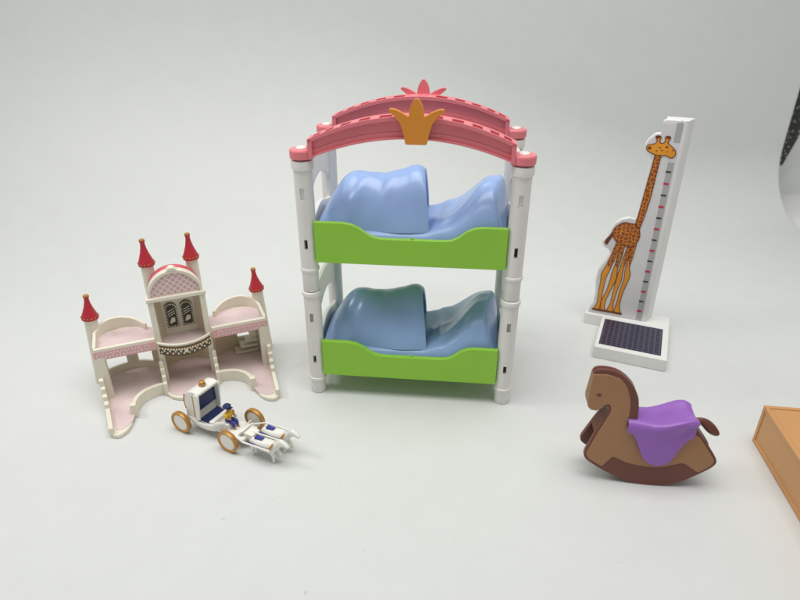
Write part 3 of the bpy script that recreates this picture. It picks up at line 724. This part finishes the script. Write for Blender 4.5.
# ------------------------------------------------------------------ coach
CO, CR = (-11.61, 25.28, 0), -28.5
co = thing('toy_coach', 'tiny white and gold toy coach with navy seat in front of the castle', 'coach', CO, CR)
def hull(u, v):
    # u along x, v around the near half -> far half
    x = -0.1+2.75*u; t = v*2-1
    w = 0.80*(1-abs(2*u-1)**4*0.45); zb = 0.32+0.55*abs(2*u-1)**2.4*(1.0 if u < .5 else 0.6)
    zt = interp([(-0.1, 1.05), (0.5, 0.98), (1.3, 0.88), (2.0, 1.0), (2.3, 1.22), (2.65, 1.18)], x)
    a = t*PI/2
    y = 1.0+w*(math.copysign(abs(math.sin(a))**0.5, t)); z = zt-(zt-zb)*(math.cos(a)**0.6 if math.cos(a) > 0 else 0)
    return (x, y, z)
b = MB(); b.grid(hull, 24, 24, 'ivory'); 
b.box((0.0, 0.35, 0.62), (2.4, 1.65, 0.86), 'ivory')
b.box((0.25, 0.28, 0.80), (0.95, 1.72, 1.45), 'ivory')
b.box((1.80, 0.30, 0.80), (2.05, 1.70, 1.10), 'ivory')
b.box((0.0, 0.95, 0.50), (3.5, 1.05, 0.60), 'ivory')
b.build('coach_body', co, solid=0.06)
b = MB()
hood = [(0.35, 1.40), (0.25, 1.95), (0.35, 2.40), (0.62, 2.62), (1.0, 2.70), (1.32, 2.62), (1.28, 2.45), (1.02, 2.30), (1.0, 1.40)]
b.prism(hood, 0.26, 1.74, 'ivory')
b.prism([(0.95, 0.95), (1.22, 1.0), (1.38, 2.50), (1.25, 2.62), (0.95, 2.5)], 0.20, 0.32, 'ivory'); b.prism([(0.95, 0.95), (1.22, 1.0), (1.38, 2.50), (1.25, 2.62), (0.95, 2.5)], 1.68, 1.80, 'ivory')
o = b.build('hood', co, bevel=0.05)
b = MB(); b.box((0.98, 0.36, 1.42), (1.05, 1.66, 2.28), 'navy'); b.build('backrest_pad', co, bevel=0.02)
b = MB(); b.lathe([(0.17, 2.70), (0.20, 2.76), (0.13, 2.84), (0.16, 2.92), (0.05, 2.97), (0, 2.97)], 'gold', seg=10); b.build('ornament', o, loc=(0.95, 1.0, 0))
b = MB(); b.ribbon([(0.95, 1.2), (0.99, 2.5)], 0.06, 0.185, 0.21, 'gold'); b.ribbon([(0.3, 1.5), (0.22, 1.95), (0.34, 2.38)], 0.05, 0.235, 0.27, 'gold'); b.build('gold_trim', o)
b = MB(); b.box((1.02, 0.38, 0.86), (1.82, 1.64, 0.94), 'navy'); b.build('seat_pad', co, bevel=0.03)
b = MB(); b.box((2.25, 0.62, 0.55), (2.75, 1.38, 0.98), 'ivory'); b.box((2.7, 0.42, 0.45), (3.9, 1.58, 0.66), 'ivory'); b.box((3.6, 0.7, 0.5), (4.3, 1.3, 0.85), 'ivory')
b.prism([(3.45, 0.5), (3.75, 0.95), (3.68, 1.0), (3.35, 0.6)], 0.55, 1.45, 'ivory'); b.build('driver_bench', co, bevel=0.04)
for yy in (0.13, 1.0, 1.87):
    b = MB(); b.tube([(3.3, 1.0 if yy == 1.0 else yy*0.6+0.4, 0.62), (4.2, yy, 0.85), (5.9, yy, 0.98)], 0.05, 'ivory', 8); b.build('shaft', co)
for x in (0.12, 3.2):
    b = MB(); b.tube([(x, 0.1, 0.62), (x, 1.9, 0.62)], 0.06, 'ivory', 8); b.build('axle', co)
b = MB(); R = 0.63
rim = [(R-0.16, -0.10), (R-0.02, -0.12), (R, -0.06), (R, 0.06), (R-0.02, 0.12), (R-0.16, 0.10)]
seg = 32; rings = [[b.bm.verts.new((r*math.cos(2*PI*k/seg), y, r*math.sin(2*PI*k/seg))) for k in range(seg)] for r, y in rim]
for i in range(len(rim)):
    a_, c_ = rings[i], rings[(i+1) % len(rim)]
    for k in range(seg): b.face([a_[k], a_[(k+1) % seg], c_[(k+1) % seg], c_[k]], 'gold', True)
w0 = b.build('wheel', co)
b = MB(); b.prism([((R-0.15)*math.cos(2*PI*k/32), (R-0.15)*math.sin(2*PI*k/32)) for k in range(32)], -0.08, 0.08, 'ivory')
b.build('wheel_disc', w0, bevel=0.015)
w0.location = Vector((0.02, 0.0, R))*S
for p in ((3.28, 0.0, R), (0.02, 2.0, R), (3.28, 2.05, R)): copy_tree(w0, co, p)

# coachman (a few pixels tall): one continuous body, clothes as children
def to_world(p):
    a = math.radians(CR); return (CO[0]+p[0]*math.cos(a)-p[1]*math.sin(a), CO[1]+p[0]*math.sin(a)+p[1]*math.cos(a), CO[2]+p[2])
pv = [(0, 0, 0.10), (0, 0, 0.38), (0.02, 0, 0.56), (0.02, 0, 0.64), (0.03, 0, 0.78), (0.02, 0, 0.92),
      (0.02, -0.19, 0.56), (0.10, -0.25, 0.34), (0.34, -0.14, 0.28), (0.02, 0.19, 0.56), (0.10, 0.25, 0.34), (0.34, 0.14, 0.28),
      (0.04, -0.11, 0.08), (0.38, -0.13, 0.10), (0.44, -0.13, -0.22), (0.56, -0.13, -0.26), (0.04, 0.11, 0.08), (0.38, 0.13, 0.10), (0.44, 0.13, -0.22), (0.56, 0.13, -0.26)]
pe = [(0, 1), (1, 2), (2, 3), (3, 4), (4, 5), (2, 6), (6, 7), (7, 8), (2, 9), (9, 10), (10, 11), (0, 12), (12, 13), (13, 14), (14, 15), (0, 16), (16, 17), (17, 18), (18, 19)]
pr = [0.13, 0.13, 0.13, 0.06, 0.12, 0.10, 0.08, 0.065, 0.05, 0.08, 0.065, 0.05, 0.09, 0.075, 0.055, 0.05, 0.09, 0.075, 0.055, 0.05]
pw = to_world((2.50, 1.0, 0.95))
man = skin('person', pv, pe, pr, 'skin', None, pw, CR, 2)
tag(man, 'tiny coachman figure in yellow coat and navy hat seated on the white coach', 'person')
skin('coat', [pv[i] for i in (0, 1, 2, 6, 7, 9, 10)], [(0, 1), (1, 2), (2, 3), (3, 4), (2, 5), (5, 6)], [0.20, 0.195, 0.18, 0.125, 0.10, 0.125, 0.10], 'yellow', man, None, 0, 2)
skin('trousers', [pv[i] for i in (0, 12, 13, 14, 16, 17, 18)], [(0, 1), (1, 2), (2, 3), (0, 4), (4, 5), (5, 6)], [0.15, 0.12, 0.11, 0.08, 0.12, 0.11, 0.08], 'blue_paint', man, None, 0, 2)
b = MB(); b.lathe([(0.17, 0.86), (0.20, 0.90), (0.22, 0.96), (0.12, 1.06), (0, 1.08)], 'navy', seg=16); b.box((0.10, -0.13, 0.86), (0.28, 0.13, 0.895), 'navy'); b.build('hat', man, bevel=0.01)

# draught horses
def toy_horse(y, label):
    p = to_world((4.40, y, 0))
    v = [(0.25, 0, 0.95), (0.75, 0, 0.93), (1.30, 0, 0.97), (1.62, 0, 1.12), (1.85, 0, 1.38), (2.0, 0, 1.55), (2.22, 0, 1.46), (2.45, 0, 1.30),
         (0.22, -0.13, 0.72), (0.10, -0.13, 0.42), (0.16, -0.13, 0.20), (0.14, -0.13, 0.05),
         (0.22, 0.13, 0.72), (0.30, 0.13, 0.42), (0.20, 0.13, 0.20), (0.26, 0.13, 0.05),
         (1.42, -0.13, 0.72), (1.52, -0.13, 0.42), (1.46, -0.13, 0.20), (1.50, -0.13, 0.05),
         (1.42, 0.13, 0.72), (1.72, 0.13, 0.55), (1.80, 0.13, 0.32), (1.74, 0.13, 0.24),
         (0.08, 0, 0.98), (-0.06, 0, 0.75), (-0.06, 0, 0.50), (1.95, -0.06, 1.66), (1.95, 0.06, 1.66)]
    e = [(0, 1), (1, 2), (2, 3), (3, 4), (4, 5), (5, 6), (6, 7), (0, 8), (8, 9), (9, 10), (10, 11), (0, 12), (12, 13), (13, 14), (14, 15),
         (2, 16), (16, 17), (17, 18), (18, 19), (2, 20), (20, 21), (21, 22), (22, 23), (0, 24), (24, 25), (25, 26), (5, 27), (5, 28)]
    r = [0.26, 0.25, 0.26, 0.21, 0.15, 0.14, 0.11, 0.085, 0.14, 0.08, 0.06, 0.075, 0.14, 0.08, 0.06, 0.075, 0.12, 0.075, 0.055, 0.07, 0.12, 0.075, 0.055, 0.07, 0.07, 0.09, 0.05, 0.035, 0.035]
    r = [q*1.22 for q in r]
    h = skin('toy_horse', v, e, r, 'ivory', None, p, CR, 2)
    h.scale = (0.98, 0.98, 0.94)
    tag(h, label, 'toy horse', 'white horses pulling the coach')
    b = MB()
    b.prism([(0.30, 1.10), (0.80, 1.06), (0.80, 1.27), (0.35, 1.27)], -0.10, 0.10, 'blue_paint')
    b.tube([(0.1, -0.31, 0.96), (0.8, -0.32, 0.92), (1.45, -0.30, 0.98)], 0.055, 'navy', 8)
    b.tube([(0.1, 0.31, 0.96), (0.8, 0.32, 0.92), (1.45, 0.30, 0.98)], 0.055, 'navy', 8)
    b.build('harness', h)
    b = MB()
    pts = [(1.48+0.10*math.cos(a)*0.6+0.14*math.sin(a), 0.31*math.cos(a), 1.04+0.31*math.sin(a)) for a in [2*PI*i/16 for i in range(17)]]
    b.tube(pts, 0.05, 'gold', 8); b.build('collar', h)
    b = MB(); b.tube([(1.40, 0, 1.22), (1.62, 0, 1.38), (1.82, 0, 1.58), (1.96, 0, 1.68)], [0.05, 0.08, 0.08, 0.04], 'ivory', 8); b.build('mane', h)
    return h
toy_horse(0.52, 'tiny white harnessed horse nearest the camera in front of the coach')
toy_horse(1.40, 'tiny white harnessed horse on the far side, beside the nearer horse')
